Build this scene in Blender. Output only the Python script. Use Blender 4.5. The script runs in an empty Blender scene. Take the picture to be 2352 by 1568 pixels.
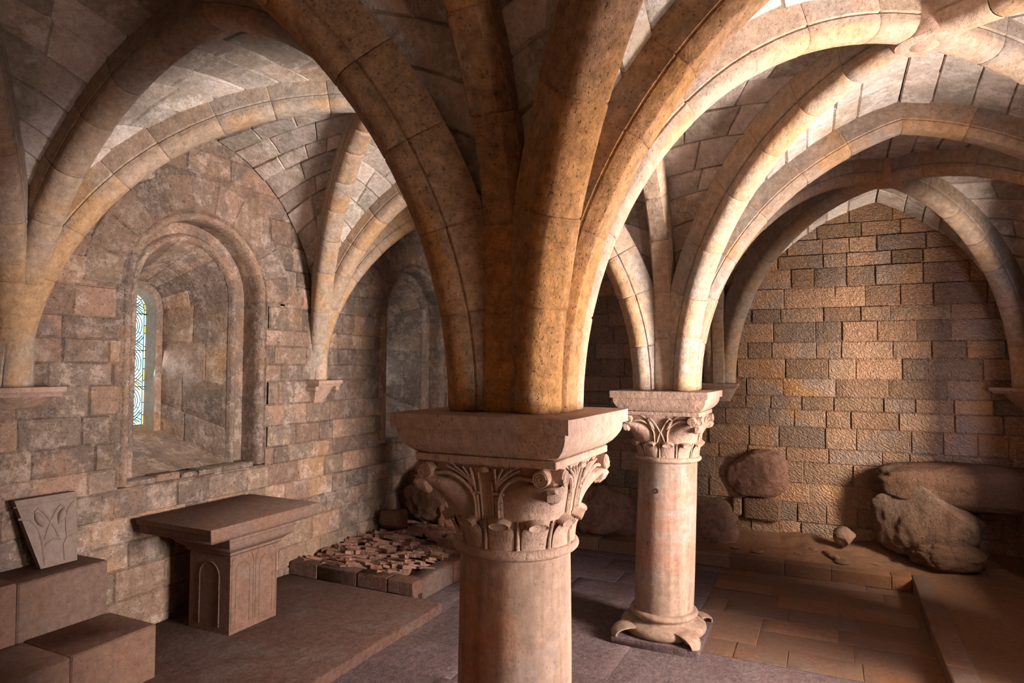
import bpy, math, random
from mathutils import Vector, noise
from math import sin, cos, pi, sqrt, atan2, radians

S = bpy.context.scene
C = S.collection
V = Vector
random.seed(11)

# ------------------------------------------------------------------ camera, world, light, exposure
CAMP = V((1.3186, -2.7974, 0.2006)); YAW, PITCH, ROLL, FPX = 0.4478, 0.0381, 0.0062, 1518.86
cd = bpy.data.cameras.new('camera'); cam = bpy.data.objects.new('camera', cd); C.objects.link(cam)
fw = V((-sin(YAW)*cos(PITCH), cos(YAW)*cos(PITCH), sin(PITCH)))
r0 = V((cos(YAW), sin(YAW), 0)); u0 = r0.cross(fw)
rr = cos(ROLL)*r0 + sin(ROLL)*u0; uu = -sin(ROLL)*r0 + cos(ROLL)*u0
from mathutils import Matrix
m = Matrix((rr, uu, -fw)).transposed().to_4x4(); m.translation = CAMP
cam.matrix_world = m
cd.sensor_width = 36; cd.lens = FPX/2352*36; cd.clip_start = 0.02
S.camera = cam

w = bpy.data.worlds.new('world'); S.world = w; w.use_nodes = True
w.node_tree.nodes['Background'].inputs[0].default_value = (.62, .74, 1, 1)
w.node_tree.nodes['Background'].inputs[1].default_value = 0.6

def area(name, loc, aim, sx, sy, col, power, spread=180):
    d = bpy.data.lights.new(name, 'AREA'); d.shape = 'RECTANGLE'; d.size = sx; d.size_y = sy
    d.color = col; d.energy = power; d.spread = radians(spread)
    o = bpy.data.objects.new(name, d); C.objects.link(o); o.location = loc
    o.rotation_euler = (V(aim)-V(loc)).to_track_quat('-Z', 'Z').to_euler()
    return o
# daylight of the cloister entering through the openings of the right-hand wall
WARM = (1, .88, .77); COOL = (.80, .78, 1)
area('sunlit_cloister', (8.0, .9, -1.15), (0, .9, -.6), 12.2, 2.0, WARM, 7200)
area('cloister_pavement', (5.6, 1.3, -1.45), (-2, 1.3, -1.0), 3.8, 1.0, COOL, 290)
area('cloister_sky', (5.8, 1.2, 1.3), (-2.5, 1.4, -1.2), 4.0, 1.2, COOL, 130)
area('near_fill', (3.95, -1.05, -.6), (-1, -.2, -.5), .9, 1.2, (1, .84, .74), 50)  # soft fill added by the near opening to lift the column front
S.view_settings.view_transform = 'Standard'
S.view_settings.look = 'None'
S.view_settings.gamma = 1
S.view_settings.exposure = 0.54
S.view_settings.use_curve_mapping = False

# ------------------------------------------------------------------ mesh builder
class MB:
    def __init__(s): s.v = []; s.f = []; s.t = []; s.m = []; s.sm = []
    def face(s, idx, tint=(.5, .5, .5), mat=0, smooth=False):
        s.f.append(tuple(idx)); s.t.append(tint); s.m.append(mat); s.sm.append(smooth)
    def grid(s, rows, tint=(.5, .5, .5), mat=0, smooth=False, closed=False, flip=False, caps=False):
        b = len(s.v); nr = len(rows); nc = len(rows[0])
        for r in rows: s.v.extend([tuple(p) for p in r])
        for i in range(nr-1):
            for j in range(nc if closed else nc-1):
                k = (j+1) % nc
                q = [b+i*nc+j, b+i*nc+k, b+(i+1)*nc+k, b+(i+1)*nc+j]
                if flip: q.reverse()
                s.face(q, tint(i, j) if callable(tint) else tint, mat, smooth)
        if caps:
            t = tint(0, 0) if callable(tint) else tint
            a = [b+j for j in range(nc)]; c = [b+(nr-1)*nc+j for j in range(nc)]
            if not flip: a.reverse()
            else: c.reverse()
            s.face(a, t, mat); s.face(c, t, mat)
    def box(s, x0, x1, y0, y1, z0, z1, tint=(.5, .5, .5), mat=0, bev=0.0, jit=0.0):
        # bevelled block: stacked rings
        b = bev; rows = []
        def ring(z, i):
            return [(x0+i, y0+i, z), (x1-i, y0+i, z), (x1-i, y1-i, z), (x0+i, y1-i, z)]
        def ringc(z, i):
            c = b if b > 0 else 0
            pts = [(x0+i+c, y0+i), (x1-i-c, y0+i), (x1-i, y0+i+c), (x1-i, y1-i-c), (x1-i-c, y1-i), (x0+i+c, y1-i), (x0+i, y1-i-c), (x0+i, y0+i+c)]
            return [(px+random.uniform(-jit, jit), py+random.uniform(-jit, jit), z+random.uniform(-jit, jit)) for px, py in pts]
        if b > 0: rows = [ringc(z0, b), ringc(z0+b, 0), ringc(z1-b, 0), ringc(z1, b)]
        else: rows = [ring(z0, 0), ring(z1, 0)]
        s.grid(rows, tint, mat, False, True, False, True)
    def tube(s, pts, r, n=8, tint=(.5, .5, .5), mat=0, caps=True, flat=None):
        pts = [V(p) for p in pts]; rows = []; up = None
        for i, p in enumerate(pts):
            t = (pts[min(i+1, len(pts)-1)]-pts[max(i-1, 0)])
            if t.length < 1e-9: t = V((0, 0, 1))
            t.normalize()
            if up is None:
                up = V((0, 0, 1)) if abs(t.z) < .9 else V((1, 0, 0))
            a = t.cross(up).normalized(); up = a.cross(t).normalized()
            rad = r[i] if isinstance(r, (list, tuple)) else r
            rows.append([p+a*cos(2*pi*k/n)*rad+up*sin(2*pi*k/n)*rad for k in range(n)])
        s.grid(rows, tint, mat, True, True, False, caps)
    def lathe(s, prof, cx=0, cy=0, n=48, tint=(.5, .5, .5), mat=0, smooth=True):
        rows = [[(cx+r*cos(2*pi*k/n), cy+r*sin(2*pi*k/n), z) for k in range(n)] for r, z in prof]
        s.grid(rows, tint, mat, smooth, True, prof[0][1] > prof[-1][1], True)
    def build(s, name, mats, parent=None, sub=0, auto=None):
        me = bpy.data.meshes.new(name); me.from_pydata(s.v, [], s.f)
        for mm in (mats if isinstance(mats, (list, tuple)) else [mats]): me.materials.append(mm)
        a = me.attributes.new('tint', 'FLOAT_COLOR', 'CORNER')
        flat = []
        for f, t in zip(s.f, s.t):
            flat += [t[0], t[1], t[2], 1.0]*len(f)
        a.data.foreach_set('color', flat)
        me.polygons.foreach_set('material_index', s.m)
        me.polygons.foreach_set('use_smooth', s.sm)
        me.update(); me.validate(); me.set_sharp_from_angle(angle=radians(38))
        o = bpy.data.objects.new(name, me); C.objects.link(o)
        if parent: o.parent = parent
        return o

def tag(o, label, cat, group=None, kind=None):
    o['label'] = label; o['category'] = cat
    if group: o['group'] = group
    if kind: o['kind'] = kind
    return o
def struct(o): o['kind'] = 'structure'; return o
def thing(name, label, cat, loc=(0, 0, 0), group=None):
    o = bpy.data.objects.new(name, None); C.objects.link(o); o.location = loc; o.empty_display_size = .1
    return tag(o, label, cat, group)
def rt(a=0., b=1.): return (random.uniform(a, b), random.random(), random.random())

# ------------------------------------------------------------------ materials
def stone(name, ca, cb, cgrey, cochre, grey=.5, ochre=.5, gs=1.4, os=.9, bump=.35, pit=.3, fine=22., streak=False, val=.35, dusty=None, chisel=0., mott=.0, dsc=9., dw=.6):
    mt = bpy.data.materials.new(name); mt.use_nodes = True
    N = mt.node_tree.nodes; L = mt.node_tree.links
    bs = N['Principled BSDF']; bs.inputs['Roughness'].default_value = .92
    bs.inputs['Specular IOR Level'].default_value = .2
    geo = N.new('ShaderNodeNewGeometry'); pos = geo.outputs['Position']
    at = N.new('ShaderNodeAttribute'); at.attribute_name = 'tint'
    sep = N.new('ShaderNodeSeparateColor'); L.new(at.outputs['Color'], sep.inputs[0])
    def nz(scale, detail=5, rough=.6, vec=pos, dist=0.):
        n = N.new('ShaderNodeTexNoise'); n.inputs['Scale'].default_value = scale; n.inputs['Detail'].default_value = detail
        n.inputs['Roughness'].default_value = rough; n.inputs['Distortion'].default_value = dist
        L.new(vec, n.inputs['Vector']); return n.outputs['Fac']
    def ramp(src, a, b, x=0., y=1.):
        n = N.new('ShaderNodeMapRange'); n.inputs[1].default_value = a; n.inputs[2].default_value = b
        n.inputs[3].default_value = x; n.inputs[4].default_value = y; n.clamp = True
        L.new(src, n.inputs[0]); return n.outputs[0]
    def math_(op, a, b):
        n = N.new('ShaderNodeMath'); n.operation = op
        for i, q in enumerate((a, b)):
            if isinstance(q, (int, float)): n.inputs[i].default_value = q
            else: L.new(q, n.inputs[i])
        return n.outputs[0]
    def mix(f, a, b, mode='MIX'):
        n = N.new('ShaderNodeMix'); n.data_type = 'RGBA'; n.blend_type = mode
        if isinstance(f, float): n.inputs[0].default_value = f
        else: L.new(f, n.inputs[0])
        for i, q in ((6, a), (7, b)):
            if isinstance(q, tuple): n.inputs[i].default_value = (*q, 1)
            else: L.new(q, n.inputs[i])
        return n.outputs[2]
    col = mix(sep.outputs[1], ca, cb)
    n2 = nz(gs, 7, .65, dist=.4)
    g = ramp(math_('ADD', n2, math_('MULTIPLY', sep.outputs[2], .22)), .72-.25*grey, .80-.25*grey)
    col = mix(math_('MULTIPLY', g, .8), col, cgrey)
    n3 = nz(os, 6, .6, dist=.8)
    g = ramp(math_('ADD', n3, math_('MULTIPLY', sep.outputs[0], .18)), .78-.3*ochre, .92-.3*ochre)
    col = mix(math_('MULTIPLY', g, .85), col, cochre)
    if dusty: # pale weathering crust in crisp flecks
        n5 = nz(dsc, 12, .80); col = mix(math_('MULTIPLY', ramp(n5, .51, .57), dw), col, dusty)
    nf = nz(fine, 8, .7)
    sh = math_('MULTIPLY', ramp(nf, .25, .75, .72, 1.2), ramp(sep.outputs[0], 0, 1, 1-val*.6, 1+val*.5))
    if streak:
        mp = N.new('ShaderNodeMapping'); mp.inputs['Scale'].default_value = (14, 14, 1.2); L.new(pos, mp.inputs[0])
        sh = math_('MULTIPLY', sh, ramp(nz(1., 4, .6, mp.outputs[0]), .35, .65, .75, 1.15))
    if mott: sh = math_('MULTIPLY', sh, ramp(nz(16., 10, .78), .38, .62, 1-mott, 1+mott*.45))
    np_ = nz(70., 3, .5)
    pits = ramp(np_, .60, .72)
    sh = math_('MULTIPLY', sh, ramp(pits, 0, 1, 1, 1-pit))
    cmb = N.new('ShaderNodeCombineColor')
    for i in range(3): L.new(sh, cmb.inputs[i])
    col = mix(1., col, cmb.outputs[0], 'MULTIPLY')
    L.new(col, bs.inputs['Base Color'])
    h = math_('ADD', nf, math_('MULTIPLY', nz(6., 4, .6), 1.6))
    h = math_('SUBTRACT', h, math_('MULTIPLY', pits, .35))
    if chisel:
        wv = N.new('ShaderNodeTexWave'); wv.inputs['Scale'].default_value = 9; wv.inputs['Distortion'].default_value = 9
        wv.inputs['Detail'].default_value = 2; wv.inputs['Detail Scale'].default_value = 2.5
        mp2 = N.new('ShaderNodeMapping'); mp2.inputs['Rotation'].default_value = (.3, .9, .5); L.new(pos, mp2.inputs[0]); L.new(mp2.outputs[0], wv.inputs[0])
        h = math_('ADD', h, math_('MULTIPLY', wv.outputs['Fac'], chisel))
    bp = N.new('ShaderNodeBump'); bp.inputs['Strength'].default_value = bump; bp.inputs['Distance'].default_value = .035
    L.new(h, bp.inputs['Height']); L.new(bp.outputs[0], bs.inputs['Normal'])
    return mt

M = {}
M['wallL'] = stone('stone_window_wall', (.36, .215, .15), (.29, .20, .14), (.20, .15, .12), (.35, .20, .11), grey=.6, ochre=.4, bump=.8, pit=.4, dusty=(.56, .42, .34), val=.5, mott=.2, dsc=6., dw=.5)
M['wallB'] = stone('stone_back_wall', (.42, .24, .145), (.36, .225, .14), (.31, .22, .17), (.46, .23, .09), grey=.4, ochre=.4, bump=.8, pit=.2, chisel=.5, val=.5, mott=.15)
M['web'] = stone('stone_vault', (.66, .55, .48), (.58, .47, .39), (.38, .32, .25), (.44, .31, .21), grey=.55, ochre=.4, bump=.6, pit=.2, dusty=(.76, .68, .62), val=.35, mott=.15, dsc=5., dw=.55)
M['rib'] = stone('stone_rib', (.44, .315, .22), (.46, .325, .24), (.37, .31, .26), (.46, .27, .13), grey=.6, ochre=.55, bump=.45, pit=.35, val=.3, mott=.25)
M['ribo'] = stone('stone_rib_ochre', (.44, .255, .14), (.46, .285, .175), (.42, .32, .24), (.50, .235, .075), grey=.35, ochre=.8, bump=.7, pit=.45, val=.2, mott=.4)
M['cap'] = stone('stone_capital', (.48, .31, .225), (.46, .30, .22), (.44, .31, .245), (.48, .24, .12), grey=.4, ochre=.45, bump=.55, pit=.3, mott=.15)
M['shaft'] = stone('stone_shaft', (.37, .235, .165), (.35, .23, .165), (.38, .285, .235), (.42, .17, .09), grey=.5, ochre=.55, bump=.16, pit=.3, streak=True, mott=.15)
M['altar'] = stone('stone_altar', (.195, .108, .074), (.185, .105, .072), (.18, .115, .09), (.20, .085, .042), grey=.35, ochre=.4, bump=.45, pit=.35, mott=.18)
M['floor'] = stone('stone_floor', (.155, .10, .095), (.14, .09, .09), (.17, .12, .115), (.15, .085, .06), grey=.5, ochre=.2, bump=.6, pit=.45, val=.3, mott=.3)
M['pave'] = stone('stone_paving', (.19, .10, .060), (.18, .098, .062), (.18, .115, .08), (.22, .09, .035), grey=.3, ochre=.5, bump=.3, pit=.3, val=.35)
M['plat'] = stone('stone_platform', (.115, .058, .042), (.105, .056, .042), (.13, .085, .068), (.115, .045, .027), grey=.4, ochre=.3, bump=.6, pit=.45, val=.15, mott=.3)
M['rock'] = stone('bedrock', (.33, .17, .12), (.31, .17, .12), (.25, .16, .12), (.30, .13, .06), grey=.35, ochre=.4, bump=.9, pit=.4, val=.3, mott=.3)
M['rockd'] = stone('bedrock_dark', (.17, .085, .05), (.16, .09, .055), (.14, .09, .06), (.21, .09, .035), grey=.3, ochre=.4, bump=.9, pit=.4, val=.3)
M['earth'] = stone('packed_earth', (.20, .095, .045), (.20, .10, .055), (.18, .10, .06), (.22, .09, .035), grey=.3, ochre=.3, bump=.5, pit=.3, val=.1)
M['panel'] = stone('stone_panel', (.20, .145, .12), (.19, .14, .115), (.19, .135, .11), (.22, .13, .085), grey=.3, ochre=.2, bump=.12, pit=.15)
M['reveal'] = stone('plaster_reveal', (.36, .31, .27), (.34, .29, .25), (.30, .26, .22), (.34, .26, .19), grey=.4, ochre=.2, bump=.2, pit=.2)

def plain(name, col, rough=.6, metal=0., emit=0.):
    mt = bpy.data.materials.new(name); mt.use_nodes = True; b = mt.node_tree.nodes['Principled BSDF']
    b.inputs['Base Color'].default_value = (*col, 1); b.inputs['Roughness'].default_value = rough; b.inputs['Metallic'].default_value = metal
    if emit: b.inputs['Emission Color'].default_value = (*col, 1); b.inputs['Emission Strength'].default_value = emit
    return mt
GL = {'white': plain('glass_white', (.80, .93, 1.0), .3, 0, 0.72), 'cyan': plain('glass_cyan', (.50, .88, .90), .3, 0, 0.62),
      'yellow': plain('glass_yellow', (.95, .86, .42), .3, 0, 0.62), 'blue': plain('glass_blue', (.30, .50, .60), .3, 0, 0.5),
      'amber': plain('glass_amber', (.80, .62, .14), .3, 0, 0.6), 'lead': plain('lead_came', (.03, .03, .03), .5, .5)}

# ------------------------------------------------------------------ masonry
def lerp(a, b, t): return a+(b-a)*t
def block(mb, P, N, u0, u1, v0, v1, su, sv, keep=None, g=.010, d=.012, rel=.008, rough=.003, mat=0, tint=None):
    """one dressed stone laid on surface P(u,v); su,sv = metres per unit of u,v"""
    Lu = (u1-u0)*su; Lv = (v1-v0)*sv
    if Lu < .03 or Lv < .02: g = min(g, Lu*.2, Lv*.2)
    nu = max(1, int(round(Lu/.13))); nv = max(1, int(round(Lv/.11)))
    us = [u0, u0+g*.35/su] + [lerp(u0+g/su, u1-g/su, i/nu) for i in range(nu+1)] + [u1-g*.35/su, u1]
    vs = [v0, v0+g*.35/sv] + [lerp(v0+g/sv, v1-g/sv, i/nv) for i in range(nv+1)] + [v1-g*.35/sv, v1]
    lift = random.uniform(-rel, rel); tu = random.uniform(-rel, rel)*.6; tv = random.uniform(-rel, rel)*.6
    t = tint or rt()
    rows = []
    for j, v in enumerate(vs):
        row = []
        for i, u in enumerate(us):
            ring = min(i, j, len(us)-1-i, len(vs)-1-j)
            if ring == 0: h = -d
            elif ring == 1: h = -d*.75
            else:
                h = lift + tu*(2*(i/(len(us)-1))-1) + tv*(2*(j/(len(vs)-1))-1) + random.uniform(-rough, rough)
                if ring == 2: h -= .002
            row.append(P(u, v) + N(u, v)*h)
        rows.append(row)
    if keep is None: mb.grid(rows, t, mat, False)
    else:
        b = len(mb.v); nc = len(us)
        for r in rows: mb.v.extend([tuple(p) for p in r])
        for j in range(len(vs)-1):
            for i in range(nc-1):
                if keep((us[i]+us[i+1])/2, (vs[j]+vs[j+1])/2):
                    mb.face([b+j*nc+i, b+j*nc+i+1, b+(j+1)*nc+i+1, b+(j+1)*nc+i], t, mat)

def courses(a, b, lo, hi):
    out = [a]
    while out[-1] < b-hi*.9: out.append(out[-1]+random.uniform(lo, hi))
    if b-out[-1] < lo*.5 and len(out) > 1: out[-1] = b
    else: out.append(b)
    return out
def wall(mb, P, N, u0, u1, v0, v1, ch=(.2, .28), bl=(.28, .5), keep=None, **k):
    vs = courses(v0, v1, *ch)
    for j in range(len(vs)-1):
        us = courses(u0-random.uniform(0, bl[0]), u1, *bl); us[0] = u0
        if us[1] < u0+.08: us.pop(1)
        for i in range(len(us)-1):
            block(mb, P, N, us[i], us[i+1], vs[j], vs[j+1], 1, 1, keep, **k)

ZF = -2.183; XL = -4.08; XR = 3.7; YB = 6.4; YN = -3.25; ZT = 2.9
# windows of the left wall: centre, springing height, sill
WINS = [(1.60, .87), (5.22, .87)]
HW = .80; ZS = -.83
def in_win(y, z, grow=0.):
    for c, zs in WINS:
        if abs(y-c) < HW+grow and ZS-grow*.3 < z < zs: return True
        if z >= zs and math.hypot(y-c, z-zs) < HW+grow: return True
    return False

mb = MB()
RING = .24
wall(mb, lambda u, v: V((XL, u, v)), lambda u, v: V((1, 0, 0)), YN, YB+.02, ZF-.05, ZT, ch=(.17, .27), bl=(.22, .50),
     keep=lambda u, v: not (in_win(u, v) or any(v > zs and math.hypot(u-c, v-zs) < HW+RING for c, zs in WINS)), rel=.009, rough=.006, d=.018, g=.012)
# voussoir ring round each window head
for c, zs in WINS:
    P = lambda u, v: V((XL+.006, c+cos(u)*v, zs+sin(u)*v)); Nn = lambda u, v: V((1, 0, 0))
    k = 11
    for i in range(k):
        block(mb, P, Nn, pi*i/k, pi*(i+1)/k, HW-.01, HW+RING+.085, HW+.1, 1, None, rel=.006, rough=.003, d=.012)
        # face order is mirrored here, flip not needed (two sided)
struct(mb.build('wall_left', M['wallL']))

mb = MB()
wall(mb, lambda u, v: V((u, YB, v)), lambda u, v: V((0, -1, 0)), XL-.02, XR+.3, ZF-.05, ZT, ch=(.17, .29), bl=(.26, .62), rel=.012, rough=.006, d=.022, g=.012)
struct(mb.build('wall_back', M['wallB']))

# right wall with three arched openings to the cloister (behind / beside the camera)
OPS = [(-1.05, .5, -1.3, -.45), (1.40, 1.10, -1.15, -.38), (4.45, .52, -.85, .0)]   # centre, half width, sill, springing
def in_op(y, z):
    for c, h, s0, zs in OPS:
        if abs(y-c) < h and s0 < z < zs: return True
        if z >= zs and math.hypot(y-c, z-zs) < h: return True
    return False
mb = MB()
wall(mb, lambda u, v: V((XR, u, v)), lambda u, v: V((-1, 0, 0)), YN, YB+.02, ZF-.05, ZT, ch=(.2, .28), bl=(.3, .55), keep=lambda u, v: not in_op(u, v), rel=.008, rough=.003)
for c, h, s0, zs in OPS:   # reveals
    path = [(c-h, s0)] + [(c-h*cos(pi*i/16), zs+h*sin(pi*i/16)) for i in range(17)] + [(c+h, s0), (c-h, s0)]
    mb.grid([[(XR-.01, y, z) for y, z in path], [(XR+.22, y, z) for y, z in path]], (.5, .5, .5))
struct(mb.build('wall_right', M['wallB']))
mb = MB()
wall(mb, lambda u, v: V((u, YN, v)), lambda u, v: V((0, 1, 0)), XL, XR+.05, ZF-.05, ZT, ch=(.2, .28), bl=(.3, .55), rel=.008, rough=.003)
struct(mb.build('wall_near', M['wallB']))

# ------------------------------------------------------------------ floor
mb = MB()
up = lambda u, v: V((0, 0, 1))
wall(mb, lambda u, v: V((u, v, ZF)), up, -4.2, 3.8, -3.3, 3.0, ch=(.5, .8), bl=(.7, 1.2), g=.006, d=.004, rel=.0025, rough=.001, mat=0)
wall(mb, lambda u, v: V((u, v, ZF+.002)), up, -4.2, .15, 3.0, 6.5, ch=(.35, .5), bl=(.5, .9), g=.006, d=.006, rel=.003, rough=.001, mat=0)  # lilac light left of the far column is put into the slab colour
wall(mb, lambda u, v: V((u, v, ZF+.004)), up, .15, 3.8, 3.0, 6.5, ch=(.24, .38), bl=(.4, .8), g=.006, d=.006, rel=.003, rough=.001, mat=1)
mb.box(-4.3, 3.9, -3.4, 6.6, ZF-.2, ZF-.012, (.4, .5, .5), 1)
struct(mb.build('floor', [M['floor'], M['pave']]))

# ------------------------------------------------------------------ vault: arches
def arch_pts(A, K, rs, H, stilt=0., n=22, kind='auto'):
    """half arch in the vertical plane A->K: intrados points, starting at distance rs from A, apex height H above K"""
    A = V((A[0], A[1], 0)); K = V((K[0], K[1], 0)); D = (K-A); L = D.length; D.normalize()
    h = L-rs; Ha = H-stilt; out = []
    if stilt > 0:
        for i in range(4): out.append((rs, stilt*i/4))
    for i in range(n+1):
        if Ha <= h: 
            t = i/n*pi/2; s, z = h*(1-cos(t)), Ha*sin(t)
        else:
            R = (h*h+Ha*Ha)/(2*h); tm = math.acos((R-h)/R); t = i/n*tm; s, z = R*(1-cos(t)), R*sin(t)
        out.append((rs+s, stilt+z))
    return [A+D*s+V((0, 0, z)) for s, z in out], D
def offs(pts, D, d):
    """offset curve to the extrados side by d"""
    out = []
    for i, p in enumerate(pts):
        t = (pts[min(i+1, len(pts)-1)]-pts[max(i-1, 0)]).normalized()
        n = V((-D.x*t.z, -D.y*t.z, t.dot(D)))
        if i == len(pts)-1: n = V((0, 0, 1))
        out.append(p+n*d)
    return out
def resample(pts, n):
    L = [0]
    for i in range(len(pts)-1): L.append(L[-1]+(pts[i+1]-pts[i]).length)
    out = []; k = 0
    for i in range(n+1):
        s = L[-1]*i/n
        while k < len(pts)-2 and L[k+1] < s: k += 1
        f = (s-L[k])/max(1e-9, L[k+1]-L[k]); out.append(pts[k].lerp(pts[k+1], f))
    return out, L[-1]

def sgp(x, e): return (abs(x)**e)*(1 if x >= 0 else -1)
DIAG = [(-.108, -.30), (-.108, -.118), (-.096, -.109), (-.104, -.100)] + [(-.104*sgp(cos(pi*i/18), .80), -.095+.095*sgp(sin(pi*i/18), .80)) for i in range(1, 18)] + [(.104, -.100), (.096, -.109), (.108, -.118), (.108, -.30)]
TRAN = [(-.098, -.30), (-.098, -.080), (-.088, -.073), (-.092, -.064), (-.074, -.009), (-.066, 0), (-.03, .003), (.03, .003), (.066, 0), (.074, -.009), (.092, -.064), (.088, -.073), (.098, -.080), (.098, -.30)]
def rib(mb, pts, D, sec, vou=.42):
    side = V((D.y, -D.x, 0))
    pts2, L = resample(pts, 240)
    nv = max(1, round(L/vou)); cuts = [L*i/nv + (random.uniform(-.05, .05) if 0 < i < nv else 0) for i in range(nv+1)]
    def at(s):
        f = min(max(s/L*240, 0), 239.999); i = int(f); p = pts2[i].lerp(pts2[i+1], f-i)
        a = pts2[max(i-1, 0)]; b = pts2[min(i+2, 240)]; return p, (b-a).normalized()
    for k in range(nv):
        s0, s1 = cuts[k], cuts[k+1]; tint = rt(); n = 7; rows = []
        ss = [s0, s0+.003, s0+.010] + [lerp(s0+.01, s1-.01, i/n) for i in range(1, n)] + [s1-.010, s1-.003, s1]
        j1 = random.uniform(-.003, .003); j2 = random.uniform(-.003, .003)
        for q, s in enumerate(ss):
            p, t = at(s); nn = V((D.x*t.z, D.y*t.z, -t.dot(D)))   # towards the room
            if k == nv-1 and q >= len(ss)-3: nn = V((0, 0, -1)); p = p+D*.004
            sh = 1.0; dd = 0
            if q in (0, len(ss)-1): dd = .007
            elif q in (1, len(ss)-2): dd = .004
            row = []
            for a, b in sec:
                aa = a*(1-dd/.135); bb = b-dd if b > -.2 else b
                row.append(p+side*(aa+j1)+nn*(bb+j2))
            rows.append(row)
        soft = (tint[0]+.5, tint[1], tint[2]-.2)
        mb.grid(rows, lambda i, j: soft if sec[j][1] > -.09 and sec[j+1][1] > -.09 else tint, 0, True, False, True)

# supports: name -> (x, y, start radius)
XCc = 3.38
SUP = {('L', j): (XL, y) for j, y in enumerate((-3.2, 0, 3.2, 6.4))}
for j, y in enumerate((-3.2, 0, 3.2, 6.4)): SUP[('M', j)] = (0, y)
for j, y in enumerate((-3.2, 0, 3.2, 6.4)): SUP[('R', j)] = (XR, y)
SUP[('R', 3)] = (XCc, YB)
KEY = {('L', 0): (-2.05, -1.6, 2.31), ('L', 1): (-2.05, 1.62, 2.31), ('L', 2): (-2.05, 4.8, 2.31),
       ('R', 0): (1.83, -1.6, 2.10), ('R', 1): (1.83, 1.6, 2.07), ('R', 2): (1.85, 4.8, 2.06)}
def rs_of(c, j, kind):
    if c == 'L': return .08
    if c == 'R': return .28 if j == 3 else .10
    if j in (1, 2): return {'d': .318, 't': .27, 'l': .195}[kind]
    return .22
WD = .20   # web offset from the intrados
# arches along bay sides: returns web curve and intrados curve from support S towards apex
def side_arch(S1, apex, kind, H, stilt, rs): return arch_pts(S1, apex, rs, H, stilt)
webs = MB(); ribs = []   # ribs: (name,label,pts list)
RB = {}
def half(key, A, K, kind, H, stilt=0., rs=.2):
    RB[key] = arch_pts(A, K, rs, H, stilt)
    return RB[key]
ceilN = 0
def web_patch(c1, c2, inward):
    """ruled cell between two curves (lists of Vectors, same length)"""
    n = 40
    a, La = resample(c1, n); b, Lb = resample(c2, n)
    def at(c, v):
        f = min(max(v*n, 0), n-1e-6); i = int(f); return c[i].lerp(c[i+1], f-i)
    def P(u, v):
        p = at(a, v).lerp(at(b, v), u)
        p.z += .035*sin(pi*u)*min(1, (at(a, v)-at(b, v)).length)   # slightly domed
        return p
    def Nn(u, v):
        e = .01; u1 = min(u+e, 1); u0_ = max(u-e, 0); v1 = min(v+e, 1); v0_ = max(v-e, 0)
        q = (P(u1, v)-P(u0_, v)).cross(P(u, v1)-P(u, v0_))
        if q.length < 1e-9: return V((0, 0, -1))
        q.normalize()
        if q.dot(inward-P(u, v)) < 0: q = -q
        return q
    L = (La+Lb)/2; vs = courses(0, L, .20, .30)
    for j in range(len(vs)-1):
        v0 = vs[j]/L; v1 = vs[j+1]/L; vm = (v0+v1)/2; W = (at(a, vm)-at(b, vm)).length
        k = max(1, round(W/random.uniform(.38, .55)))
        us = [0]+[(i+random.uniform(-.18, .18))/k for i in range(1, k)]+[1]
        for i in range(k):
            block(webs, P, Nn, us[i], us[i+1], v0, v1, max(W, .05), L, None, g=.013, d=.020, rel=.008, rough=.004)

HT = {'L': 2.27, 'R': 2.08}
for col, (cA, cB) in (('L', ('L', 'M')), ('R', ('M', 'R'))):
    for b in range(3):
        kx, ky, kz = KEY[(col, b)]
        inward = V((kx, ky, .6))
        for (c, j) in ((cA, b), (cA, b+1), (cB, b), (cB, b+1)):
            A = SUP[(c, j)]
            # diagonal half
            pd, Dd = arch_pts(A, (kx, ky), rs_of(c, j, 'd'), kz)
            RB[('d', col, b, c, j)] = (pd, Dd)
            wd = offs(pd, Dd, WD)
            # transverse side (constant Y): apex at (kx, yj)
            yj = A[1]; onwall = j in (0, 3)
            Ht = HT[col]
            if onwall:
                pt, Dt = arch_pts(A, (kx, yj), .05 if c != 'R' or j != 3 else .08, 2.25 if col == 'R' else 2.45)
                wt = pt
            else:
                pt, Dt = arch_pts(A, (kx, yj), rs_of(c, j, 't'), Ht); RB[('t', col, j, c)] = (pt, Dt); wt = offs(pt, Dt, WD)
            # longitudinal side (constant X)
            xs = A[0]
            if c == 'M':
                pl, Dl = arch_pts(A, (0, ky), rs_of(c, j, 'l'), 2.26, .6); RB[('l', b, j)] = (pl, Dl); wl = offs(pl, Dl, WD)
            else:
                pl, Dl = arch_pts((xs, A[1]), (xs, ky), .08, 2.42 if c == 'L' else 2.25, .7 if c == 'L' else .4); wl = pl
            web_patch(wd, wt, inward); web_patch(wd, wl, inward)
ceil = webs.build('ceiling', M['web']); struct(ceil)
mb = MB(); mb.box(-5.5, XR+.3, YN-.2, YB+.2, ZT-.02, ZT+.1); struct(mb.build('ceiling_light_block', M['web']))  # unseen slab added over the vault to keep world light out
mb = MB(); mb.box(-5.5, -5.17, YN-.2, YB+.2, ZF-.2, ZT); mb.box(-5.3, XL-.05, YB+.03, YB+.2, ZF-.2, ZT); mb.box(-5.3, XL-.05, YN-.2, YN-.03, ZF-.2, ZT); mb.box(-5.3, XL-.1, YN, YB, ZF-.2, ZS-.37)  # unseen boxes added behind the left wall to stop world light leaking in
struct(mb.build('wall_light_block', M['wallL']))

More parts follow.
